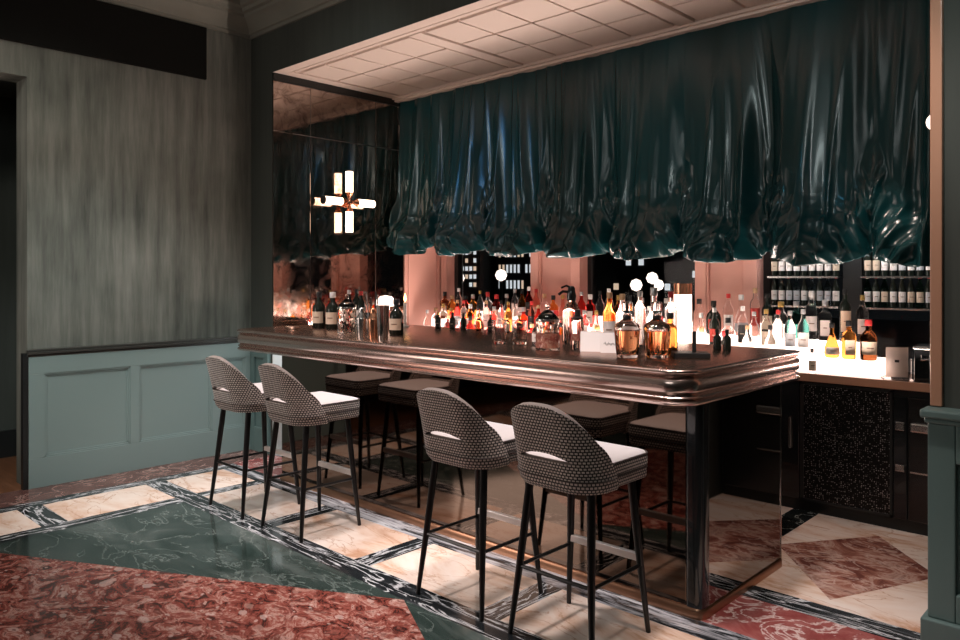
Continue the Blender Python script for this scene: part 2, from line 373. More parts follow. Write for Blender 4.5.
# back niche: pilasters, windows
YW=1.9
w=MB(); w.box(.335,.36,1.46,2.05,.89,3.2); w.box(.36,.37,1.50,1.86,.95,3.1); struct('wall_niche_left',w,M['pink'],bevel=.004)
def pilaster(n,x0,x1):
    q=MB(); q.box(x0,x1,YW+.02,2.08,.89,3.2)
    q.box(x0,x0+.09,YW-.015,YW+.02,.89,3.2); q.box(x1-.10,x1,YW-.015,YW+.02,.89,3.2); q.box(x0+.09,x1-.10,YW-.015,YW+.02,.89,1.0)
    q.box(x0+.09,x0+.105,YW-.005,YW+.02,1.0,3.2); q.box(x1-.115,x1-.10,YW-.005,YW+.02,1.0,3.2)
    struct('trim_%d'%n,q,M['pink'],bevel=.004)
pilaster(10,.34,.51); pilaster(11,1.61,2.16); pilaster(12,3.235,3.72); pilaster(13,4.95,5.3)
for i,(x0,x1) in enumerate(((.51,1.61),(2.16,3.235),(3.72,4.95))):
    q=MB()
    q.box(x0,x0+.05,2.0,2.06,.89,3.2); q.box(x1-.05,x1,2.0,2.06,.89,3.2); q.box(x0,x1,2.0,2.06,.89,.97)
    mx=(x0+x1)/2
    if i==2: q.box(4.28,4.40,1.97,2.06,.89,3.2)
    q.box(x0,x1,2.0,2.06,2.3,2.36)
    fo=struct('window_%d'%(i+1),q,M['dark'])
    q=MB(); q.box(x0+.02,x1-.02,2.025,2.035,.9,3.18); q.build('pane',M['pane'],fo)
w=MB(); w.box(.1,5.5,1.53,2.1,3.2,3.4); struct('ceiling_niche',w,M['dark'])

# ------------------------------------------------------------------ outside night
g=MB(); g.quad((-45,2.1,-1),(16,2.1,-1),(16,45,-1),(-45,45,-1)); struct('ground',g,mat('night_street',(.02,.02,.022),.4))
mb_wall=mat('night_facade',(.03,.032,.035),.8)
litw=mat('lit_window_pane',(.5,.5,.5),.5,emit=(.85,.88,.9),es=.8); litw2=mat('lit_window_pane_warm',(.5,.4,.3),.5,emit=(1,.72,.5),es=.7)
def building(label,x0,x1,y,h,cells):
    t=thing('building',label,'building',((x0+x1)/2,y,-1))
    W=(x1-x0)/2
    MB().box(-W,W,0,2,0,h).build('wall',mb_wall,t)
    for (u,z,wd,hh,k) in cells:
        MB().box(u*2*W-W,u*2*W-W+wd,-.04,0,z,z+hh).build('window',litw if k==0 else litw2,t)
random.seed(5)
def cells(n,cols,rows,w,h,z0,p):
    o=[]
    for i in range(cols):
        for j in range(rows):
            if random.random()<p: o.append((.06+.9*i/cols,z0+j*h*1.9,w,h,0 if random.random()<.75 else 1))
    return o
building('dark apartment block with columns of small lit windows behind the left window',-29.5,-25.6,30,11,cells(0,10,9,.2,.26,1.9,.8))
building('tall dark tower with narrow white lit strips beyond the left window',-25.2,-20.5,31,14,cells(0,14,6,.13,.5,1.8,.75))
building('low dark building with a few warm lights behind the middle window',-19.5,-9,32,8,cells(0,12,4,.3,.35,1.8,.18))
def reflection_stand_in(label,loc,r=.13):  # globe on a pole, standing in for a lamp reflection in the glass
    t=thing('reflection_globe',label,'lamp',(loc[0],loc[1],-1))
    z=loc[2]+1
    MB().lathe([(.0,z-r),(r*.7,z-r*.7),(r,z),(r*.7,z+r*.7),(0,z+r)],16).build('globe',M['globe'],t,smooth=True)
    MB().lathe([(.12,0),(.12,.05),(.03,.1),(.03,z-r)],10).build('pole',M['dark'],t,smooth=True)
for loc,r,lb in (((-3.417,6,1.48),.10,'round white lamp-reflection stand-in seen low through the left half of the left window'),
 ((-2.423,6,1.53),.10,'round white lamp-reflection stand-in seen through the right half of the left window'),
 ((-1.446,7,1.735),.06,'small white lamp-reflection stand-in seen just right of the middle pink pilaster'),
 ((.179,6,1.385),.09,'lowest and leftmost of three white lamp-reflection stand-ins seen in the middle window'),
 ((.144,6.5,1.485),.09,'highest of three white lamp-reflection stand-ins seen in the middle window'),
 ((-.045,7,1.376),.09,'rightmost of three white lamp-reflection stand-ins seen in the middle window')): reflection_stand_in(lb,loc,r)

# ------------------------------------------------------------------ island bar
def rrect(x0,x1,y0,y1,rs,off=0,seg=8):
    # rounded rectangle outline, counter-clockwise; rs = radii at (x0,y0),(x1,y0),(x1,y1),(x0,y1)
    x0-=off;x1+=off;y0-=off;y1+=off
    pts=[]
    for (cx,cy,r,a0) in ((x0,y0,rs[0],PI),(x1,y0,rs[1],1.5*PI),(x1,y1,rs[2],0),(x0,y1,rs[3],.5*PI)):
        r=max(r+off,.002); sx=1 if cx==x0 else -1; sy=1 if cy==y0 else -1
        for k in range(seg+1):
            a=a0+k/seg*PI/2
            pts.append((cx+sx*r+r*math.cos(a), cy+sy*r+r*math.sin(a)))
    return pts
BX0,BX1,BY0,BY1=.755,4.50,-.60,.66
bar=thing('bar_counter','long island bar with mirrored black front, copper plinth and moulded bronze counter top','bar counter',(0,0,0))
prof=[(-.03,.955),(-.012,.957),(-.004,.962),(-.002,.970),(-.008,.975),(-.020,.978),(-.012,.984),(-.006,.990),(-.010,.996),(-.022,1.000),(-.020,1.006),(-.010,1.012),(-.004,1.022),(-.002,1.045),(-.006,1.066),(-.014,1.072),(-.022,1.075),(-.016,1.080),(-.010,1.085),(-.014,1.090),(-.004,1.092),(0,1.097),(0,1.104),(-.004,1.109),(-.010,1.110)]
q=MB(); rs=(.12,.14,.05,.05)
q.loops([[(x,y,z) for x,y in rrect(BX0,BX1,BY0,BY1,rs,o,10)] for o,z in prof],0,True,False)
q.build('fascia',M['bronze'],bar,smooth=True,angle=50)
q=MB(); q.loops([[(x,y,z) for x,y in rrect(BX0,BX1,BY0,BY1,rs,o,10)] for o,z in ((-.012,1.104),(-.012,1.1105),(-.016,1.1115))],0)
q.build('countertop',M['bronzetop'],bar,smooth=True)
q=MB(); q.box(1.13,4.40,-.33,.46,.0,.96); q.build('carcass',M['blacksatin'],bar)
q=MB(); q.box(1.10,4.375,-.38,-.33,.045,.957); q.build('mirrored_front',M['blkglass'],bar,bevel=.004)
q=MB(); q.loops([[(x,y,z) for x,y in rrect(4.375,4.452,-.385,-.315,(.01,.035,.01,.01),0,6)] for z in (.045,.957)]); q.build('corner_post',M['blkgloss'],bar,smooth=True)
q=MB(); q.box(4.40,4.45,-.315,.478,.045,.957); q.build('mirrored_end',M['blkend'],bar,bevel=.002)
q=MB(); q.box(4.438,4.453,.478,.486,.02,.957); q.build('edge_trim',M['chrome'],bar)
q=MB(); q.loops([[(x,y,z) for x,y in rrect(1.09,4.452,-.386,.486,(.01,.035,.01,.01),o,6)] for o,z in ((.006,0),(.006,.038),(0,.046))]); q.build('plinth',M['brassbase'],bar,smooth=True)
q=MB(); q.box(1.085,1.10,-.37,.46,.045,.957); q.build('end_board',M['blacksatin'],bar)

# ------------------------------------------------------------------ bar stools
def make_stool():
    t=thing('bar_stool','','bar stool',(0,0,0),0,'patterned bar stools along the bar')
    hw=.205
    def plan(sv):   # sv in -1..1 around the back: returns (x,y,nx,ny,arc)
        a=sv*1.0
        # superellipse back half plus straight sides
        L=[]
        return None
    N=56
    # outline polyline: left-front side -> back -> right-front side
    pts=[]
    yb=-.205; yf=-.022; rc=.125
    def outline(u):  # u arc length from left front
        segs=[yf-(yb+rc), PI/2*rc, 2*(hw-rc), PI/2*rc, yf-(yb+rc)]
        tot=sum(segs); d=u*tot
        if d<segs[0]: return (-hw, yf-d, -1,0, d-tot/2)
        d0=d; d-=segs[0]
        if d<segs[1]:
            a=PI+d/rc; return (-hw+rc+rc*math.cos(a), yb+rc+rc*math.sin(a), math.cos(a), math.sin(a), d0-tot/2)
        d-=segs[1]
        if d<segs[2]: return (-hw+rc+d, yb, 0,-1, d0-tot/2)
        d-=segs[2]
        if d<segs[3]:
            a=1.5*PI+d/rc; return (hw-rc+rc*math.cos(a), yb+rc+rc*math.sin(a), math.cos(a), math.sin(a), d0-tot/2)
        d-=segs[3]
        return (hw, yb+rc+d, 1,0, d0-tot/2)
    ZB=.654; ZS=.772
    def ztop(w):
        w=abs(w)
        return .660+.338*max(0,math.cos(PI/2*min(1,w)**1.42))
    def P(u,z):
        w=2*u-1; x,y,nx,ny,arc=outline(u)
        k=max(0,(z-ZB)/.35)
        lean=.060*k**1.3
        taper=1-.015*k
        # bottom edge tucks in
        tuck=.016*max(0,1-(z-ZB)/.03)**2 if z<ZB+.03 else 0
        return ((x*taper - nx*tuck), y-lean*(1 if ny<-.3 else max(0,-ny)/.3*1.0) - ny*tuck - (.02*k if abs(nx)>.7 else .02*k), z, arc)
    q=MB(); uvs=[]
    nl=6; nu=22
    def zl(w): return min(ZS,ztop(w))
    def zh(w):
        a=abs(w)/.40
        return min(ztop(w), ZS + (.032*(1-a*a)**.8 if a<1 else 0))
    import bmesh
    verts=[];faces=[];uv=[]
    def grid(rows,zf):
        base=len(verts)
        for i in range(N+1):
            u=i/N; w=2*u-1
            for j in range(rows+1):
                x,y,z,arc=P(u,zf(w,j/rows)); verts.append((x,y,z)); uv.append((arc*.96,z))
        for i in range(N):
            for j in range(rows):
                a=base+i*(rows+1)+j; faces.append((a,a+rows+1,a+rows+2,a+1))
    grid(nl,lambda w,t: ZB+(zl(w)-ZB)*t)
    grid(nu,lambda w,t: zh(w)+(ztop(w)-zh(w))*t)
    me=bpy.data.meshes.new('backrest'); me.from_pydata(verts,[],faces); me.materials.append(M['weave']); me.materials.append(M['edge'])
    ul=me.uv_layers.new(name='UVMap')
    for lp in me.loops: ul.data[lp.index].uv=uv[lp.vertex_index]
    b=bmesh.new(); b.from_mesh(me); bmesh.ops.remove_doubles(b,verts=b.verts,dist=8e-4)
    bmesh.ops.recalc_face_normals(b,faces=b.faces)
    b.to_mesh(me); b.free(); me.polygons.foreach_set('use_smooth',[True]*len(me.polygons))
    o=bpy.data.objects.new('backrest',me); COL.objects.link(o); o.parent=t
    sd=o.modifiers.new('solid','SOLIDIFY'); sd.thickness=.026; sd.offset=0; sd.use_even_offset=False; sd.material_offset_rim=1
    bv=o.modifiers.new('bevel','BEVEL'); bv.width=.007; bv.segments=2; bv.limit_method='ANGLE'; bv.angle_limit=math.radians(50)
    # piping line round the back of the shell
    pp=[]
    for i in range(4,N-3):
        x,y,z,_=P(i/N,.700); px,py,nx,ny,_=outline(i/N); pp.append((x+nx*.0165,y+ny*.0165,z))
    MB().tube(pp,.0035,6).build('piping',M['piping'],t,smooth=True)
    # seat: two upholstered bands and pale top
    def seat_ring(off,z): return [(x,y,z) for x,y in rrect(-.205,.205,-.20,.225,(.13,.045,.045,.13)[0:1]*1+(.13,.05,.05),off,8)]
    def rr(off,z): return [(x,y,z) for x,y in rrect(-.205,.205,-.195,.225,(.12,.12,.045,.045),off,8)]
    def band(name,prof):
        rings=[rr(o_,z_) for o_,z_ in prof]
        qq=MB(); qq.loops(rings,0,True,True); ob=qq.build(name,M['weave'],t,smooth=True)
        me=ob.data; ul=me.uv_layers.new(name='UVMap')
        n=len(rings[0]); arcs=[0]
        for k in range(n): arcs.append(arcs[-1]+math.dist(rings[0][k],rings[0][(k+1)%n]))
        for poly in me.polygons:
            ks=[v%n for v in poly.vertices]; wrap=(0 in ks and n-1 in ks and len(ks)==4)
            for li in poly.loop_indices:
                vi=me.loops[li].vertex_index; k=vi%n
                ul.data[li].uv=(arcs[n] if (wrap and k==0) else arcs[k], me.vertices[vi].co.z)
        return ob
    band('seat_base',[(-.02,.652),(-.004,.656),(.002,.664),(.002,.694),(-.004,.700)])
    band('seat_cushion',[(-.004,.703),(.004,.709),(.006,.72),(.004,.752),(-.001,.757)])
    for z in (.7015,.758):
        MB().tube(rr(.003,z)+rr(.003,z)[:2],.0042,6).build('piping',M['piping'],t,smooth=True)
    q=MB(); q.loops([rr(0,.756),rr(-.006,.764),rr(-.03,.772),rr(-.08,.779),rr(-.13,.781)],0,False,True); q.build('seat_top',M['seattop'],t,smooth=True)
    # legs
    for sx in (-1,1):
        for (y0,y1) in ((.155,.205),(-.135,-.205)):
            MB().tube([(sx*.155,y0,.656),(sx*.165,y0+(y1-y0)*.2,.52),(sx*.182,y0+(y1-y0)*.55,.29),(sx*.208,y1,0)],[.017,.0175,.0155,.0105],12).build('leg',M['leg'],t,smooth=True)
    def lp(sx,front,z):
        k=(.645-z)/.645; return (sx*(.155+.053*k), (.155+.05*k) if front else (-.135-.07*k), z)
    MB().tube([lp(-1,0,.285),lp(1,0,.285)],.0085,8).build('stretcher',M['leg'],t,smooth=True)
    for sx in (-1,1): MB().tube([lp(sx,0,.285),lp(sx,1,.285)],.0085,8).build('stretcher',M['leg'],t,smooth=True)
    a=lp(-1,1,.315)
    MB().box(a[0],-a[0],a[1]-.012,a[1]+.012,.300,.332).build('footrest',M['footplate'],t,bevel=.003)
    MB().box(-.15,.15,-.13,.15,.638,.653).build('seat_plate',M['blacksatin'],t)
    return t
st=make_stool()
ST=[(1.505,-.835,0,'patterned bar stool farthest from the camera, nearest the teal wainscot wall'),
    (2.135,-.825,0,'second patterned bar stool from the teal wall, between the farthest and the middle one'),
    (3.545,-.835,0,'patterned bar stool at the middle of the bar, its right edge behind the nearest stool'),
    (4.125,-.835,0,'patterned bar stool closest to the camera, beside the mirrored bar corner')]
for i,(x,y,rz,lb) in enumerate(ST):
    if i==0: st.location=(x,y,0); st.rotation_euler=(0,0,rz); st['label']=lb
    else: dup(st,(x,y,0),rz,lb)

# ------------------------------------------------------------------ black panel on the left wall
MB().box(0,.03,-2.9,-.425,3.147,3.575).build('wall_panel',M['blackpanel'],bevel=.003)
tag(bpy.data.objects['wall_panel'],'long matt black panel fixed high on the left wall under the cornice','wall panel')

# ------------------------------------------------------------------ antique mirror
mr=thing('wall_mirror','foxed antique mirror in panels on the left end of the bar alcove','mirror',(.34,0,1.0))
for y0,y1 in ((.004,.375),(.379,1.103),(1.107,1.455)):
    for z0,z1 in ((-.04,1.737),(1.741,2.165)):
        MB().box(0,.010,y0,y1,z0,z1).build('mirror_panel',M['mirror'],mr,bevel=.003)
# wall sconce on mirror
sc=thing('wall_sconce','cross-shaped wall lamp of four lit glass tubes on the mirror','wall lamp',(.35,.733,2.18))
MB().loops([[(x_,.045*math.cos(a),.045*math.sin(a)) for a in [2*PI*k/20 for k in range(20)]] for x_ in (0,.012)]).build('back_plate',M['copper'],sc,smooth=True)
MB().tube([(.01,0,0),(.085,0,0)],.014,10).build('stem',M['copper'],sc,smooth=True)
q=MB(); q.lathe([(0,-.03),(.022,-.022),(.03,0),(.022,.022),(0,.03)],12,(.085,0,0)); q.build('hub',M['copper'],sc,smooth=True)
for dy,dz in ((0,1),(0,-1),(1,0),(-1,0)):
    def pt(k): return (.085,dy*k,dz*k)
    g=MB().tube([pt(.085),pt(.275)],.034,14).build('lit_tube',M['tube'],sc,smooth=True)
    MB().tube([pt(.03),pt(.08),pt(.088)],[.014,.03,.038],12).build('collar',M['copper'],sc,smooth=True)
    MB().tube([pt(.275),pt(.288)],.038,14).build('end_cap',M['dark'],sc,smooth=True)
# globe wall lamp on right alcove wall
gl=thing('globe_wall_lamp','round white globe lamp half hidden behind the copper casing, right of the curtain','wall lamp',(5.27,.95,2.29))
MB().lathe([(0,-.046),(.025,-.039),(.041,-.02),(.046,0),(.041,.02),(.025,.039),(0,.046)],20,(-.215,0,0)).build('globe',M['globe'],gl,smooth=True)
MB().tube([(0,0,-.02),(-.08,0,-.09),(-.19,0,-.08),(-.215,0,-.045)],.006,8).build('arm',M['copper'],gl,smooth=True)
MB().box(-.012,0,-.05,.05,-.1,.06).build('back_plate',M['copper'],gl,bevel=.004)

# ------------------------------------------------------------------ balloon curtain
def curtain():
    nx,nz=620,300
    x0,x1=.36,5.25; zt=3.225; base=1.40
    V=[];F=[]
    sw=.61
    rnd=random.Random(3)
    jit=[rnd.uniform(-.06,.06) for _ in range(20)]
    for i in range(nx+1):
        x=x0+(x1-x0)*i/nx
        k=(x-x0)/sw; ki=int(k); ph=k-ki
        edge=min(ph,1-ph)                       # 0 at the gather cords
        c=math.exp(-(edge/.13)**2)
        pin=math.exp(-(edge/.055)**2)
        sag=math.sin(PI*ph)**.6 if 0<ph<1 else 0
        zb=1.765-.038*(x-x0)-.085*(sag-.5)+.02*jit[ki]+.018*noise.noise((x*9,3.1,0))
        for j in range(nz+1):
            t=j/nz
            if t<.94: z=zt+(zb-zt)*(t/.94); under=0
            else: under=(t-.94)/.06; z=zb+.06*under
            h=(zt-z)/(zt-zb)                    # 0 top .. 1 bottom
            hb=z-zb
            # long vertical folds that fan out from the gather cords
            low=max(0,1-hb/(.44+.26*c+.10*noise.noise((x*3.1,7,2))))
            wx=x+.03*noise.noise((x*1.5,z*.8,5))
            f1=noise.noise((wx*3.6,z*.22,1.7))
            f2=noise.noise((wx*8.0,z*.35,8.2))
            rid=max(0,1-2.2*abs(noise.noise((wx*4.3,z*.25,12.0))))
            rid2=max(0,1-2.5*abs(noise.noise((wx*7.5,z*.5,31.0))))
            amp=.30+.70*min(1,h*1.2)
            d=(.09*f1+.028*f2+.068*rid**1.6+.030*rid2**1.5)*amp
            d+=.055*(sag-.5)*min(1,h*1.1)
            d-=.07*c*h
            bt=.34+.22*c+.08*noise.noise((x*2.7,1,9)); bq=max(0,hb+.02)/bt; bl=(math.sin(PI*bq**.62)**1.25 if 0<bq<1 else 0)
            d+=(.03+.055*sag)*bl
            q1=1-2.0*abs(noise.noise((x*4.2+.8*noise.noise((x*2.5,z*2.5,1)),z*6.0-sag*2.6,3.3)))
            q2=1-2.0*abs(noise.noise((x*7.5+.6*noise.noise((x*4,z*4,6)),z*9.5-sag*3.5,7.7)))
            q3=1-2.0*abs(noise.noise((x*6.5+z*5,z*6.0-x*3,17.7)))
            lw=low**1.25
            d+=lw*(.085*max(-.5,q1)+.036*max(-.5,q2)+.016*max(-.5,q3))
            cr=1-2*abs(noise.noise((x*6.5,z*3.2,22)))
            d+=.020*cr*math.exp(-((hb-.45)/.28)**2)*(.35+.65*c)
            dd=min(.30,max(-.06,d))
            yy=base-dd+.09*under
            zz=z-.02*pin*low*math.sin(z*60)*.5
            V.append((x,yy,zz))
    for i in range(nx):
        for j in range(nz):
            a=i*(nz+1)+j; F.append((a,a+1,a+nz+2,a+nz+1))
    me=bpy.data.meshes.new('balloon_curtain'); me.from_pydata(V,[],F); me.materials.append(M['satin'])
    me.polygons.foreach_set('use_smooth',[True]*len(me.polygons)); me.update()
    o=bpy.data.objects.new('balloon_curtain',me); COL.objects.link(o)
    tag(o,'dark teal satin balloon curtain with ruched scalloped hem, hung above the back bar','curtain')
curtain()

# ------------------------------------------------------------------ back counter
bc=thing('back_counter','low black back counter with copper wood ledge behind the island bar','back counter',(0,1.47,0))
MB().box(.36,5.26,.03,.42,.06,.85).build('carcass',M['blacksatin'],bc)
MB().box(.36,5.26,.05,.42,0,.06).build('toe_kick',M['dark'],bc)
MB().box(.36,5.265,-.02,.43,.862,.888).build('ledge',M['bronzetop'],bc,bevel=.002)
MB().box(.36,5.265,-.03,-.018,.842,.892).build('ledge_edge',M['casing'],bc,bevel=.003)
for i,(x0,x1) in enumerate(((.4,1.33),(1.35,2.28),(2.30,3.22),(3.24,4.17))):
    d=MB().box(x0,x1,.012,.03,.08,.83).build('door',M['blkgloss'],bc,bevel=.003)
    MB().box(x1-.06,x1-.045,-.006,.012,.4,.6).build('handle',M['steel'],d,bevel=.003)
d=MB().box(4.185,4.71,.010,.03,.08,.83).build('mesh_door',M['mesh'],bc)
MB().box(4.18,4.20,.002,.012,.08,.83).box(4.70,4.715,.002,.012,.08,.83).box(4.18,4.715,.002,.012,.815,.83).box(4.18,4.715,.002,.012,.08,.095).build('door_frame',M['dark'],d)
d=MB().box(4.72,4.79,.006,.03,.08,.80).build('door',M['blkgloss'],bc,bevel=.003)
MB().box(4.73,4.78,-.004,.006,.60,.65).build('hinge',M['steel'],d,bevel=.004)
MB().box(4.73,4.78,-.004,.006,.36,.40).build('hinge',M['steel'],d,bevel=.004)
d=MB().box(4.797,5.24,.004,.03,.08,.80).build('door',mat('dark_steel_door',(.06,.06,.06),.25,.9),bc,bevel=.006)
MB().box(4.81,5.0,-.02,.004,.60,.655).build('handle',M['steel'],d,bevel=.01)
MB().box(4.81,5.0,-.004,.004,.36,.37).build('seam',M['steel'],d)
# lit stepped riser for bottles
rz_=thing('bottle_riser','glowing white stepped bottle riser running along the back ledge','lit riser',(0,1.47,.889))
MB().box(.50,4.605,.115,.388,0,.095).build('lower_step',M['glow'],rz_,bevel=.003)
MB().box(.50,4.50,.265,.388,.095,.19).build('upper_step',M['glow'],rz_,bevel=.003)
for a_,b_ in ((.52,1.60),(2.17,3.22),(3.73,4.02)): MB().box(a_,b_,.389,.413,.0,.28).build('back_panel',M['glow'],rz_,bevel=.003)
ZL=.8885; Z1=.9845; Z2=1.0795
# ------------------------------------------------------------------ bottles
KINDS={
 'tall':dict(b=[(.030,0),(.036,.004),(.037,.18),(.034,.20),(.018,.232),(.0135,.25),(.0135,.29)],cap=(.0155,.272,.305),lab=(.055,.15),n=2),
 'square':dict(b=[(.036,0),(.041,.005),(.041,.155),(.036,.172),(.018,.19),(.0145,.20),(.0145,.235)],cap=(.019,.222,.262),lab=(.03,.13),n=5),
 'stout':dict(b=[(.042,0),(.047,.006),(.047,.125),(.043,.145),(.026,.168),(.017,.18),(.016,.215)],cap=(.021,.203,.24),lab=(.035,.11),n=2),
 'slim':dict(b=[(.030,0),(.034,.005),(.034,.215),(.030,.232),(.016,.255),(.0135,.27),(.0135,.31)],cap=(.0155,.29,.325),lab=(.06,.19),n=2),
 'teardrop':dict(b=[(.040,0),(.050,.012),(.053,.04),(.048,.085),(.034,.13),(.020,.17),(.0145,.20),(.014,.25)],cap=(.018,.238,.275),lab=(.028,.085),n=2),
 'flask':dict(b=[(.044,0),(.050,.006),(.054,.05),(.054,.115),(.046,.145),(.026,.17),(.016,.182),(.0155,.215)],cap=(.020,.203,.242),lab=(.035,.11),n=3,sy=.55),
 'bitters':dict(b=[(.021,0),(.025,.004),(.025,.085),(.021,.098),(.010,.112),(.0095,.14)],cap=(.0115,.128,.155),lab=(.015,.08),n=2),
 'round':dict(b=[(.038,0),(.055,.015),(.067,.045),(.068,.08),(.058,.115),(.034,.14),(.018,.155),(.0165,.20)],cap=(.022,.188,.228),lab=(.045,.095),n=2),
}
CACHE={}
def rad_at(prof,z):
    for (r0,z0),(r1,z1) in zip(prof,prof[1:]):
        if z0<=z<=z1: return r0+(r1-r0)*(z-z0)/max(1e-6,z1-z0)
    return prof[-1][0]
def bottle(kind,glass,cap,lab,loc,rz,label,group,h=1.0):
    key=(kind,glass,cap,lab)
    if key in CACHE:
        r=dup(CACHE[key],loc,rz,label,group); r.scale=(1,1,h) if h==1 else (h**.5,h**.5,h); return r
    K=KINDS[kind]; sy=K.get('sy',1)
    t=thing('bottle',label,'bottle',loc,rz,group)
    MB().lathe(K['b'],24,n=K['n'],sy=sy).build('glass_body',M['g_'+glass],t,smooth=True)
    r,z0,z1=K['cap']
    MB().lathe([(r*.95,z0),(r,z0+.003),(r,z1-.003),(r*.9,z1)],16).build('cap',M['c_'+cap],t,smooth=True)
    if lab:
        z0,z1=K['lab']; q=MB(); S=12
        wang=1.05 if K['n']==2 else .62
        rings=[]
        for z in (z0,z1):
            rr_=rad_at(K['b'],z)+.0012
            rings.append([])
            for k in range(S+1):
                a=-PI/2-wang+2*wang*k/S; qd=srad(a,K['n'])*rr_
                rings[-1].append((qd*math.cos(a),(qd*math.sin(a))*sy-(.0006 if sy<1 else 0),z))
        # follow body curvature between
        mids=[]
        nz=5
        allr=[]
        for jz in range(nz+1):
            z=z0+(z1-z0)*jz/nz; rr_=rad_at(K['b'],z)+.0012
            allr.append([((srad(a,K['n'])*rr_)*math.cos(a),(srad(a,K['n'])*rr_)*math.sin(a)*sy-(.0006 if sy<1 else 0),z) for a in [-PI/2-wang+2*wang*k/S for k in range(S+1)]])
        q.loops(allr,0,False,False,closed=False)
        q.build('label',M['l_'+lab],t,smooth=True)
        zc=(z0+z1)/2; rr_=rad_at(K['b'],zc)+.0022
        # dark emblem stripe across the label
        q=MB(); w2=wang*.4
        q.loops([[((srad(a,K['n'])*rr_)*math.cos(a),(srad(a,K['n'])*rr_)*math.sin(a)*sy-(.0008 if sy<1 else 0),zc+dz) for a in [-PI/2-w2+2*w2*k/8 for k in range(9)]] for dz in (-.002,.004)],0,False,False,closed=False)
        q.build('label_band',M['print'] if lab in('white','cream','silver') else M['l_cream'],t,smooth=True)
    t.scale=(h**.5,h**.5,h)
    CACHE[key]=t
    return t
KN={'tall':'long-necked','square':'square-shouldered','stout':'stout round','slim':'tall slim','teardrop':'teardrop-shaped','flask':'flat flask-shaped','bitters':'tiny','round':'round-bellied'}
def desc(kind,glass,cap,lab):
    return f"{KN[kind]} {G[glass][1]} glass bottle with {cap} cap" if not lab else f"{KN[kind]} {G[glass][1]} bottle with {lab} label"
rr=random.Random(21)
def pick(x):
    # colour families seen along the ledge
    if x<.55: g=['darkg','brown','darkg']
    elif x<1.65: g=['red','pinkish','clear','red','amberg','pinkish','brown','clear']
    elif x<2.25: g=['red','amberg','pinkish','clear','red']
    elif x<3.25: g=['clear','clear','amberg','clear','pinkish','clear']
    elif x<3.75: g=['clear','darkg','clear','darkg','clear']
    elif x<4.2: g=['clear','greeng','blue','clear','clear','teal','clear','clear']
    else: g=['brown','darkg','amberg','clear','darkg']
    return rr.choice(g)
ROWS=[('front',1.523,ZL,.62,4.05,.150),('lower step',1.655,Z1,.60,4.20,.104),('upper step',1.797,Z2,.58,4.24,.098)]
for rn,y,z,xa,xb,dx in ROWS:
    x=xa; i=0; prev=0
    while True:
        g=pick(x); kind=rr.choice(['tall','square','stout','slim','teardrop','flask','tall','square'] if rn!='front' else ['stout','square','flask','tall'])
        K=KINDS[kind]; w_=max(r_ for r_,_z in K['b'])*(1.13 if K['n']>2 else 1.0)
        hs=rr.uniform(.88,1.0) if rn!='upper step' else rr.uniform(.95,1.08)
        if i: x+=prev+w_+.004+(rr.uniform(0,.012) if rn!='front' else rr.uniform(.03,.08))
        prev=w_
        if x>xb: break
        if rn=='front' and x-w_<3.42 and x+w_>3.25: x=3.42+w_+.01
        cap=rr.choice(['black','gold','red','cork','white','silver','black']); lab=rr.choice(['white','cream','white',None,'black','red','silver'])
        if g=='clear' and rr.random()<.6: lab=rr.choice(['white',None,None])
        where={'front':'before the lit riser','lower step':'on lower lit step','upper step':'on upper lit step'}[rn]
        bottle(kind,g,cap,lab,(x,y,z),rr.uniform(.3,.55),f"{desc(kind,g,cap,lab)}, {ordn(i)} from left {where}",'backlit bottles on the back ledge',hs)
        i+=1
GB='bottles at the right end of the lit ledge'
bottle('bitters','clear','black','cream',(4.235,1.525,ZL),.55,'small clear bottle with cream label and black cap, standing just past the bar end',GB,1.0)
bottle('teardrop','amberg','black','white',(4.322,1.63,Z1),.5,'small round amber bottle with black neck on the lower lit step',GB,.8)
bottle('square','amberg','black','cream',(4.425,1.625,Z1),.5,'square golden bottle with cream label, left of the red-capped dark bottle',GB,.92)
bottle('stout','brown','red','cream',(4.54,1.625,Z1),.5,'dark bottle with red cap and cream label, leftward neighbour of the clear acrylic stand',GB,1.05)
bottle('tall','clear','gold','white',(4.455,1.795,Z2),.5,'clear long-necked bottle with gold cap at the right end of upper lit step',GB,1.0)
bottle('slim','darkg','black','cream',(4.35,1.795,Z2),.5,'tall black bottle with cream label behind the square golden bottle',GB,1.05)
# acrylic stand
a=thing('acrylic_sign_stand','clear acrylic stand with pale printed card at right end of the lit ledge','sign stand',(4.718,1.56,ZL),.45)
MB().box(-.075,.075,-.05,.06,0,.006).build('base',M['acrylic'],a)
MB().box(-.075,.075,.0,.006,.006,.205).build('front_pane',M['acrylic'],a)
MB().box(-.06,.06,.007,.010,.012,.19).build('card',mat('translucent_card',(.95,.86,.80),.9,trans=.7,ior=1.1),a)
MB().box(-.012,.012,.0061,.0068,.10,.115).build('printed_mark',M['ink'],a)
# dark ice box with chrome handles
a=thing('ice_box','black lidded ice box with chrome handles beside the copper casing','box',(4.93,1.66,ZL),.1)
MB().box(-.13,.13,-.10,.11,0,.185).build('body',M['blkgloss'],a,bevel=.008)
MB().box(-.135,.135,-.105,.115,.185,.205).build('lid',M['steel'],a,bevel=.005)
for sx in (-.07,.07): MB().tube([(sx-.02,-.10,.15),(sx-.02,-.125,.13),(sx+.02,-.125,.13),(sx+.02,-.10,.15)],.005,8).build('handle',M['chrome'],a,smooth=True)

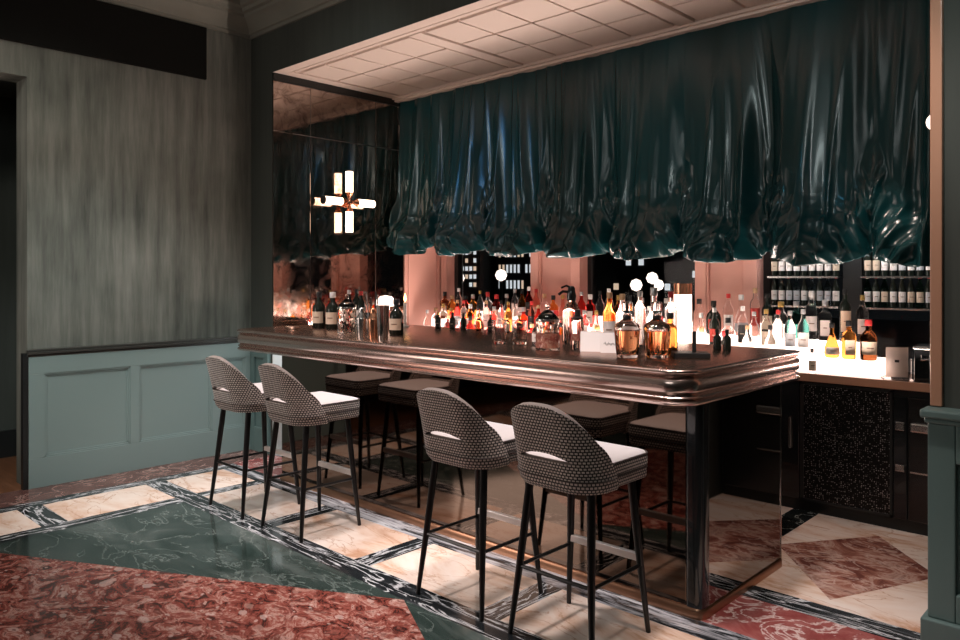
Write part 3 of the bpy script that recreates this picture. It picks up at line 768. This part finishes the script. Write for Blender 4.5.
# ------------------------------------------------------------------ wine shelves built in place of bottle rows reflected in the right window bay
for sh,(z,nm) in enumerate(((1.30,'lower'),(1.505,'upper'))):
    for bx,(x0,x1) in enumerate(((3.79,4.27),(4.41,4.93))):
        s_=MB().box(x0,x1,1.90,2.0,z-.012,z).build('glass_shelf',M['steel']); tag(s_,f"narrow {nm} metal shelf of stand-in wine bottles {'left' if bx==0 else 'right'} of the dark window post",'shelf')
        n=9 if bx==0 else 10
        for i in range(n):
            x=x0+.03+(x1-x0-.06)*i/(n-1)
            lbm=rr.choice(['white','silver','white','cream'])
            bottle('tall',rr.choice(['darkg','darkg','darkg','greeng','blue']) if sh==0 else 'darkg',rr.choice(['black','silver','red']),lbm,(x,1.95,z),.45,
              f"slender wine bottle built for a reflection, {ordn(i)} from left, {nm} shelf {'left' if bx==0 else 'right'} of window post",'wine bottles standing in for a window reflection',.70).scale=(.64,.64,.70)

# ------------------------------------------------------------------ table lamps
def table_lamp(label,loc,h,r):
    t=thing('table_lamp',label,'lamp',loc)
    MB().lathe([(r*.9,0),(r*.9,.02),(.012,.03),(.012,h*.2),(r*.8,h*.21)],20).build('base',M['copper'],t,smooth=True)
    MB().lathe([(r,h*.21),(r,h*.86)],28).build('lamp_shade',M['shade'],t,smooth=True)
    MB().lathe([(r*1.04,h*.86),(r*1.04,h)],28).build('shade_cap',M['copper'],t,smooth=True)
    return t
table_lamp('cylindrical table lamp with lit white shade and copper cap by right pilaster',(3.335,1.515,ZL),.565,.062)

# ------------------------------------------------------------------ things on the island counter
ZC=1.1118
GI='bottles on the left of the island counter'
bottle('stout','darkg','black','cream',(1.17,-.10,ZC),.5,'black bottle with cream label, leftmost on the island counter',GI,1.15)
bottle('tall','darkg','silver','cream',(1.33,.06,ZC),.5,'black long-necked bottle with silver top behind the cream-labelled pair',GI,.95)
bottle('stout','darkg','white','cream',(1.345,-.10,ZC),.5,'black bottle with large cream label just left of the cut crystal jar',GI,1.15)
bottle('tall','darkg','red','white',(1.44,.09,ZC),.5,'black bottle with red cap standing behind the cut crystal jar',GI,.92)
bottle('slim','darkg','black','white',(1.24,.20,ZC),.5,'tall slim black bottle at the back left of the island counter',GI,.9)
bottle('stout','darkg','black','cream',(2.12,-.14,ZC),.5,'dark bottle with cream label just right of the steel shakers',GI,1.0)
# tin
t=thing('round_tin','shallow steel dish lying at the left end of island counter','dish',(1.16,-.33,ZC))
MB().lathe([(.045,0),(.06,.02),(.062,.022),(.056,.02),(.04,.006),(0,.005)],24).build('dish',M['steel'],t,smooth=True)
def cut_jar(label,loc,r,h,fill=None,name='crystal_jar'):
    t=thing(name,label,'jar',loc)
    q=MB(); seg=24
    rings=[]
    zs=[0,.004]+[h*.62*k/7 for k in range(1,8)]
    for j,z in enumerate(zs):
        rings.append([(r*(1+.03*((k+j)%2 if 0<j else 0)-.02)*math.cos(2*PI*k/seg),r*(1+.03*((k+j)%2 if 0<j else 0)-.02)*math.sin(2*PI*k/seg),z) for k in range(seg)])
    q.loops(rings); q.build('glass_body',M['glass'],t)
    if fill: MB().lathe([(r*.85,.012),(r*.86,.02),(r*.86,h*.36),(0,h*.38)],20).build('contents',fill,t,smooth=True)
    MB().lathe([(r*1.03,h*.62),(r*1.05,h*.64),(r*1.03,h*.67)],24).build('rim',M['steel'],t,smooth=True)
    l=MB().lathe([(r*.95,h*.67),(r*.9,h*.70),(r*.55,h*.80),(r*.25,h*.86),(r*.12,h*.88),(r*.12,h*.90),(r*.22,h*.94),(r*.2,h*.98),(0,h)],20).build('lid',M['glass'],t,smooth=True)
    return t
botan=marble('dried_botanicals',[(0,(.06,.015,.01)),(.45,(.30,.07,.05)),(.6,(.5,.2,.14)),(1,(.65,.4,.3))],(.7,.55,.4),.04,30,1,.7,.5)
cut_jar('faceted crystal jar beside the steel shakers at left of island counter',(1.72,-.25,ZC),.065,.27)
cut_jar('large lidded glass jar filled with dried red botanicals mid counter',(3.50,-.258,ZC),.064,.245,botan,'lidded_jar')
# shakers
def shaker(label,loc,m_,r,h):
    t=thing('cocktail_shaker',label,'shaker',loc)
    MB().lathe([(r*.8,0),(r,h*.5),(r,h*.62)],24).build('cup',m_,t,smooth=True)
    MB().lathe([(r*1.02,h*.62),(r*1.0,h*.66),(r*.6,h*.80),(r*.55,h*.84)],24).build('strainer_top',m_,t,smooth=True)
    MB().lathe([(r*.58,h*.84),(r*.55,h*.97),(r*.4,h)],20).build('cap',m_,t,smooth=True)
shaker('steel cocktail shaker between crystal jar and copper shaker',(2.11,-.42,ZC),M['steel'],.038,.19)
shaker('copper cocktail shaker among the steel ones on island counter',(2.215,-.41,ZC),M['copper'],.038,.19)
t=thing('mixing_tin','tall steel mixing tin right of the copper shaker','tin',(2.345,-.44,ZC))
MB().lathe([(.032,0),(.042,.21),(.043,.212),(.040,.21),(.030,.006),(0,.005)],24).build('tin',M['chrome'],t,smooth=True)
t=thing('tool_holder','dark holder with upright bar tools behind crystal jar','tool holder',(1.66,.02,ZC))
MB().lathe([(.05,0),(.05,.13),(.045,.13),(.045,.01),(0,.01)],20).build('cup',M['blkgloss'],t,smooth=True)
for i in range(7):
    a=i*.9; MB().tube([(.02*math.cos(a),.02*math.sin(a),.015),(.045*math.cos(a),.045*math.sin(a),.24+.02*(i%3))],.005,8).build('bar_tool',M['steel'] if i%2 else M['dark'],t,smooth=True)
# mushroom lamp
t=thing('mushroom_lamp','small table lamp with glowing white dome shade behind the shakers','lamp',(1.50,.28,ZC))
MB().lathe([(.06,0),(.06,.012),(.012,.02),(.012,.17)],20).build('base',M['copper'],t,smooth=True)
MB().lathe([(.075,.165),(.08,.175),(.072,.21),(.045,.238),(0,.248)],24).build('lamp_shade',M['globe'],t,smooth=True)
# candle
t=thing('candle','slim lit candle just right of the mushroom lamp','candle',(1.575,.41,ZC))
MB().lathe([(.03,0),(.03,.01),(.012,.02),(.012,.19),(.004,.195)],14).build('stick',M['c_white'],t,smooth=True)
MB().lathe([(.002,.197),(.011,.215),(.008,.24),(0,.265)],12).build('flame',mat('flame',(1,.6,.2),.5,emit=(1,.55,.2),es=8),t,smooth=True)
# low dark condiment bottles behind the rear edge of the island, on the left
for i in range(7):
    bottle('bitters',rr.choice(['darkg','brown']),rr.choice(['black','gold','cork']),rr.choice(['cream',None,'black']),(1.85+.135*i,.50+.02*(i%2),ZC),.5,f"small dark bitters bottle, {ordn(i)} from the left along the island's rear edge",'bitters bottles on the island rear edge',.8)
# mixing glasses
def mixing_glass(label,loc):
    t=thing('mixing_glass',label,'glass',loc)
    q=MB(); seg=24; R=.043
    out=[(.030,0),(.040,.004)]+[(.043,.02+.12*k/6) for k in range(7)]
    rings=[[(r_*(1+(.02 if (k+j)%2 and 0<j<6 else 0))*math.cos(2*PI*k/seg),r_*(1+(.02 if (k+j)%2 and 0<j<6 else 0))*math.sin(2*PI*k/seg),z) for k in range(seg)] for j,(r_,z) in enumerate(out)]
    inn=[(.039,.142),(.037,.03),(.033,.016)]
    rings+=[[(r_*math.cos(2*PI*k/seg),r_*math.sin(2*PI*k/seg),z) for k in range(seg)] for r_,z in inn]
    q.loops(rings); q.build('glass',M['glass'],t,smooth=True,angle=10)
    return t
mixing_glass('faceted mixing glass, left one of two beside the lidded jar',(3.10,-.20,ZC))
mixing_glass('faceted mixing glass, right one of two beside the lidded jar',(3.195,-.13,ZC))
bottle('stout','clear','silver','white',(3.30,-.09,ZC),.5,'short clear bottle with white label between mixing glass and lidded jar','bottles mid island counter',.62)
# siphon
t=thing('soda_siphon','clear glass soda siphon with black head behind lidded jar','siphon',(3.385,.11,ZC),.5)
MB().lathe([(.045,0),(.052,.01),(.053,.18),(.045,.21),(.024,.245),(.022,.255)],26).build('glass_body',mat('siphon_glass',(.75,.60,.55),.06,trans=1,ior=1.3),t,smooth=True)
MB().lathe([(.026,.25),(.028,.275),(.024,.30),(.02,.325),(.012,.335)],18).build('head',M['blkgloss'],t,smooth=True)
MB().tube([(-.01,0,.30),(-.05,0,.305),(-.075,0,.285)],.008,8).build('spout',M['blkgloss'],t,smooth=True)
MB().tube([(.0,0,.325),(-.03,0,.338),(-.06,0,.325)],.006,8).build('lever',M['blkgloss'],t,smooth=True)
# small glass jar with cork
t=thing('corked_jar','narrow clear glass jar with dark stopper between lidded jar and white cards','jar',(3.618,-.15,ZC))
MB().lathe([(.030,0),(.034,.005),(.034,.15),(.030,.165)],24).build('glass_body',M['glass'],t,smooth=True)
MB().lathe([(.028,.05),(.0295,.052),(.0295,.085),(0,.086)],20).build('contents',botan,t,smooth=True)
MB().lathe([(.032,.165),(.033,.172),(.016,.178),(.015,.215)],18).build('stopper',M['c_black'],t,smooth=True)
# white cards
for i,(x,y,rz,lb) in enumerate(((3.715,-.17,.55,'white folded card standing left of the amber decanters, nearer the corked jar'),(3.83,-.155,.62,'white folded card with dark script, touching left amber decanter'))):
    t=thing('place_card',lb,'card',(x,y,ZC),rz,'white cards on the island counter')
    q=MB(); q.quad((-.052,-.02,0),(.052,-.02,0),(.052,0,.105),(-.052,0,.105)); q.quad((-.052,.02,0),(.052,.02,0),(.052,0,.105),(-.052,0,.105))
    o=q.build('folded_card',M['paper'],t); md=o.modifiers.new('s','SOLIDIFY'); md.thickness=.0012
    if i==1:
        MB().tube([(-.035+.006*k,-.0125-.0005*(k%2),.045+.012*math.sin(k*1.9)*(1-k/16)) for k in range(12)],.0011,5).build('script',M['ink'],t)
# pale bottles behind the cards
GM='bottles mid island counter'
bottle('tall','amberg','cork','white',(3.70,.03,ZC),.5,'pale amber long-necked bottle with cork top behind left white card',GM,1.0)
bottle('tall','clear','cork','white',(3.80,.0,ZC),.5,'clear long-necked bottle with cork top behind right white card',GM,.98)
bottle('teardrop','clear','silver',None,(3.86,.22,ZC),.5,'clear teardrop decanter bottle with silver stopper behind amber decanters',GM,1.2)
bottle('slim','clear','white',None,(3.70,.34,ZC),.5,'slim clear bottle with white cap seen behind left amber decanter',GM,.95)
bottle('slim','clear','red',None,(3.93,.28,ZC),.5,'slim clear bottle with red cap behind right amber decanter',GM,.95)
bottle('square','amberg','black',None,(4.10,-.03,ZC),.5,'square amber bottle half hidden behind the pair of amber decanters',GM,.8)
# decanters
def decanter(label,loc,rz):
    t=thing('decanter',label,'decanter',loc,rz)
    body=[(.046,0),(.050,.006),(.056,.05),(.063,.14),(.058,.158),(.030,.178),(.019,.186),(.017,.205),(.021,.212)]
    MB().lathe(body,28,n=3.4).build('glass_body',M['glass'],t,smooth=True,angle=60)
    MB().lathe([(.040,.018),(.045,.022),(.0505,.055),(.057,.13),(0,.132)],28,n=3.4).build('whisky',M['amber'],t,smooth=True,angle=60)
    MB().lathe([(.012,.205),(.014,.214),(.026,.226),(.027,.262),(.020,.270),(0,.272)],18,n=4).build('stopper',M['glass'],t,smooth=True)
    q=MB()
    q.lathe([(.0195,.186),(.0205,.195),(.0195,.204)],18); q.build('neck_collar',M['c_black'],t,smooth=True)
decanter('square cut-glass decanter of amber whisky, left of the pair near bar corner',(4.02,-.30,ZC),.55)
decanter('square cut-glass decanter of amber whisky, right of the pair near bar corner',(4.137,-.225,ZC),.75)
# black slab with post
t=thing('bill_spike_stand','flat black slab with short black post near the bar corner','stand',(4.235,-.075,ZC),.62)
MB().box(-.085,.085,-.06,.06,0,.024).build('slab',M['dark'],t,bevel=.003)
MB().box(.008,.026,-.01,.01,.024,.125).build('post',M['dark'],t,bevel=.002)
bottle('bitters','darkg','black',None,(4.16,.36,ZC),.5,'small black bitters bottle, left of two behind the black slab','bitters by the bar corner',.72)
bottle('bitters','darkg','black',None,(4.215,.36,ZC),.5,'small black bitters bottle, right of two behind the black slab','bitters by the bar corner',.72)

# ------------------------------------------------------------------ lights
def spot(name,loc,target,e,size,col,blend=.6,r=.05):
    l=bpy.data.lights.new(name,'SPOT'); l.energy=e; l.spot_size=math.radians(size); l.spot_blend=blend; l.color=col; l.shadow_soft_size=r
    o=bpy.data.objects.new(name,l); COL.objects.link(o); o.location=loc
    o.rotation_euler=(Vector(target)-Vector(loc)).to_track_quat('-Z','Y').to_euler(); return o
def area(name,loc,target,e,sx,sy,col):
    l=bpy.data.lights.new(name,'AREA'); l.shape='RECTANGLE'; l.size=sx; l.size_y=sy; l.energy=e; l.color=col
    o=bpy.data.objects.new(name,l); COL.objects.link(o); o.location=loc
    o.rotation_euler=(Vector(target)-Vector(loc)).to_track_quat('-Z','Y').to_euler(); return o
WARM=(1,.80,.70); COOL=(.86,1,.97)
for i,x in enumerate((1.2,2.2,3.2,4.2)):
    spot('ceiling_spot',(x,-1.2,3.7),(x,-.68,0),300,50,(1,.88,.85),.6,.14)
spot('wall_spot',(2.6,-2.6,3.7),(0,-1.05,.45),330,48,(.95,1,.99),.9,.15)
spot('wall_spot',(1.6,-2.6,3.7),(0,-1.5,2.0),85,64,(1,.98,.88),.9,.2)
spot('floor_spot',(2.4,-2.9,3.75),(2.0,-2.1,0),130,75,(1,.94,.92),.9,.2)
spot('floor_spot',(5.1,-.9,3.7),(4.95,.3,0),170,46,(1,.86,.80),.7,.1)
area('soffit_fill',(2.8,1.42,.97),(2.8,.5,3.3),70,4.2,.05,(1,.80,.71))  # invented strip light, added to brighten the soffit
area('pilaster_fill',(2.8,1.60,3.1),(2.8,1.95,1.2),8,4.2,.05,(1,.74,.62))  # light added behind the curtain to brighten the pink pilasters
area('bar_underlight',(2.75,-.5,.95),(2.75,-.42,0),3,3.2,.03,(.85,.93,1))
area('bar_end_underlight',(4.475,.1,.95),(4.47,.1,0),.5,.02,.9,(.85,.93,1))
area('bar_end_underlight',(.80,.05,.945),(.34,.2,.45),2.5,.03,.7,(.88,.96,1))
area('fascia_fill',(.06,-4.4,1.75),(3,-3.4,1.7),60,1.9,1.7,(1,.84,.76))  # unseen area light added so the bronze fascia has something bright to reflect
area('room_fill',(5.2,-5.2,3.6),(2.6,0,1.6),30,2.0,1.2,(.95,1,.97))  # unseen fill light added for the whole room
spot('blue_tint_fill',(2.2,-3.0,3.6),(1.5,1.3,2.4),60,20,(.05,.40,1),.9,.1)  # unseen lamp added to tint a patch of the curtain blue
area('shelf_fill',(4.35,1.80,1.72),(4.35,1.95,1.3),1.6,1.1,.02,(.9,.95,1))  # invented light, added to lift the wine bottles and their labels
spot('ledge_fill',(4.7,.75,3.2),(4.74,1.56,.98),90,18,(1,.82,.72),.7,.05)  # invented spot, added to light the card and nearby bottle labels
spot('curtain_highlight_fill',(6.2,-1.8,3.2),(4.4,1.3,2.2),60,50,(.85,1,.98),.8,.08)  # unseen spot added to draw highlights on the curtain's right folds
spot('curtain_highlight_fill',(2.6,-2.2,3.3),(.9,1.3,2.3),40,45,(.9,1,.95),.8,.08)  # likewise added, for highlights on the left folds
spot('blue_tint_fill',(4.2,-2.6,3.6),(4.25,1.3,1.95),30,10,(.1,.6,1),.9,.1)  # second added lamp, tints the right part of the curtain blue

wd=bpy.data.worlds.new('night'); SC.world=wd; wd.use_nodes=True
wd.node_tree.nodes['Background'].inputs[0].default_value=(.008,.009,.010,1); wd.node_tree.nodes['Background'].inputs[1].default_value=.5
vs=SC.view_settings; vs.view_transform='Standard'; vs.look='None'; vs.gamma=1; vs.use_curve_mapping=False; vs.exposure=0
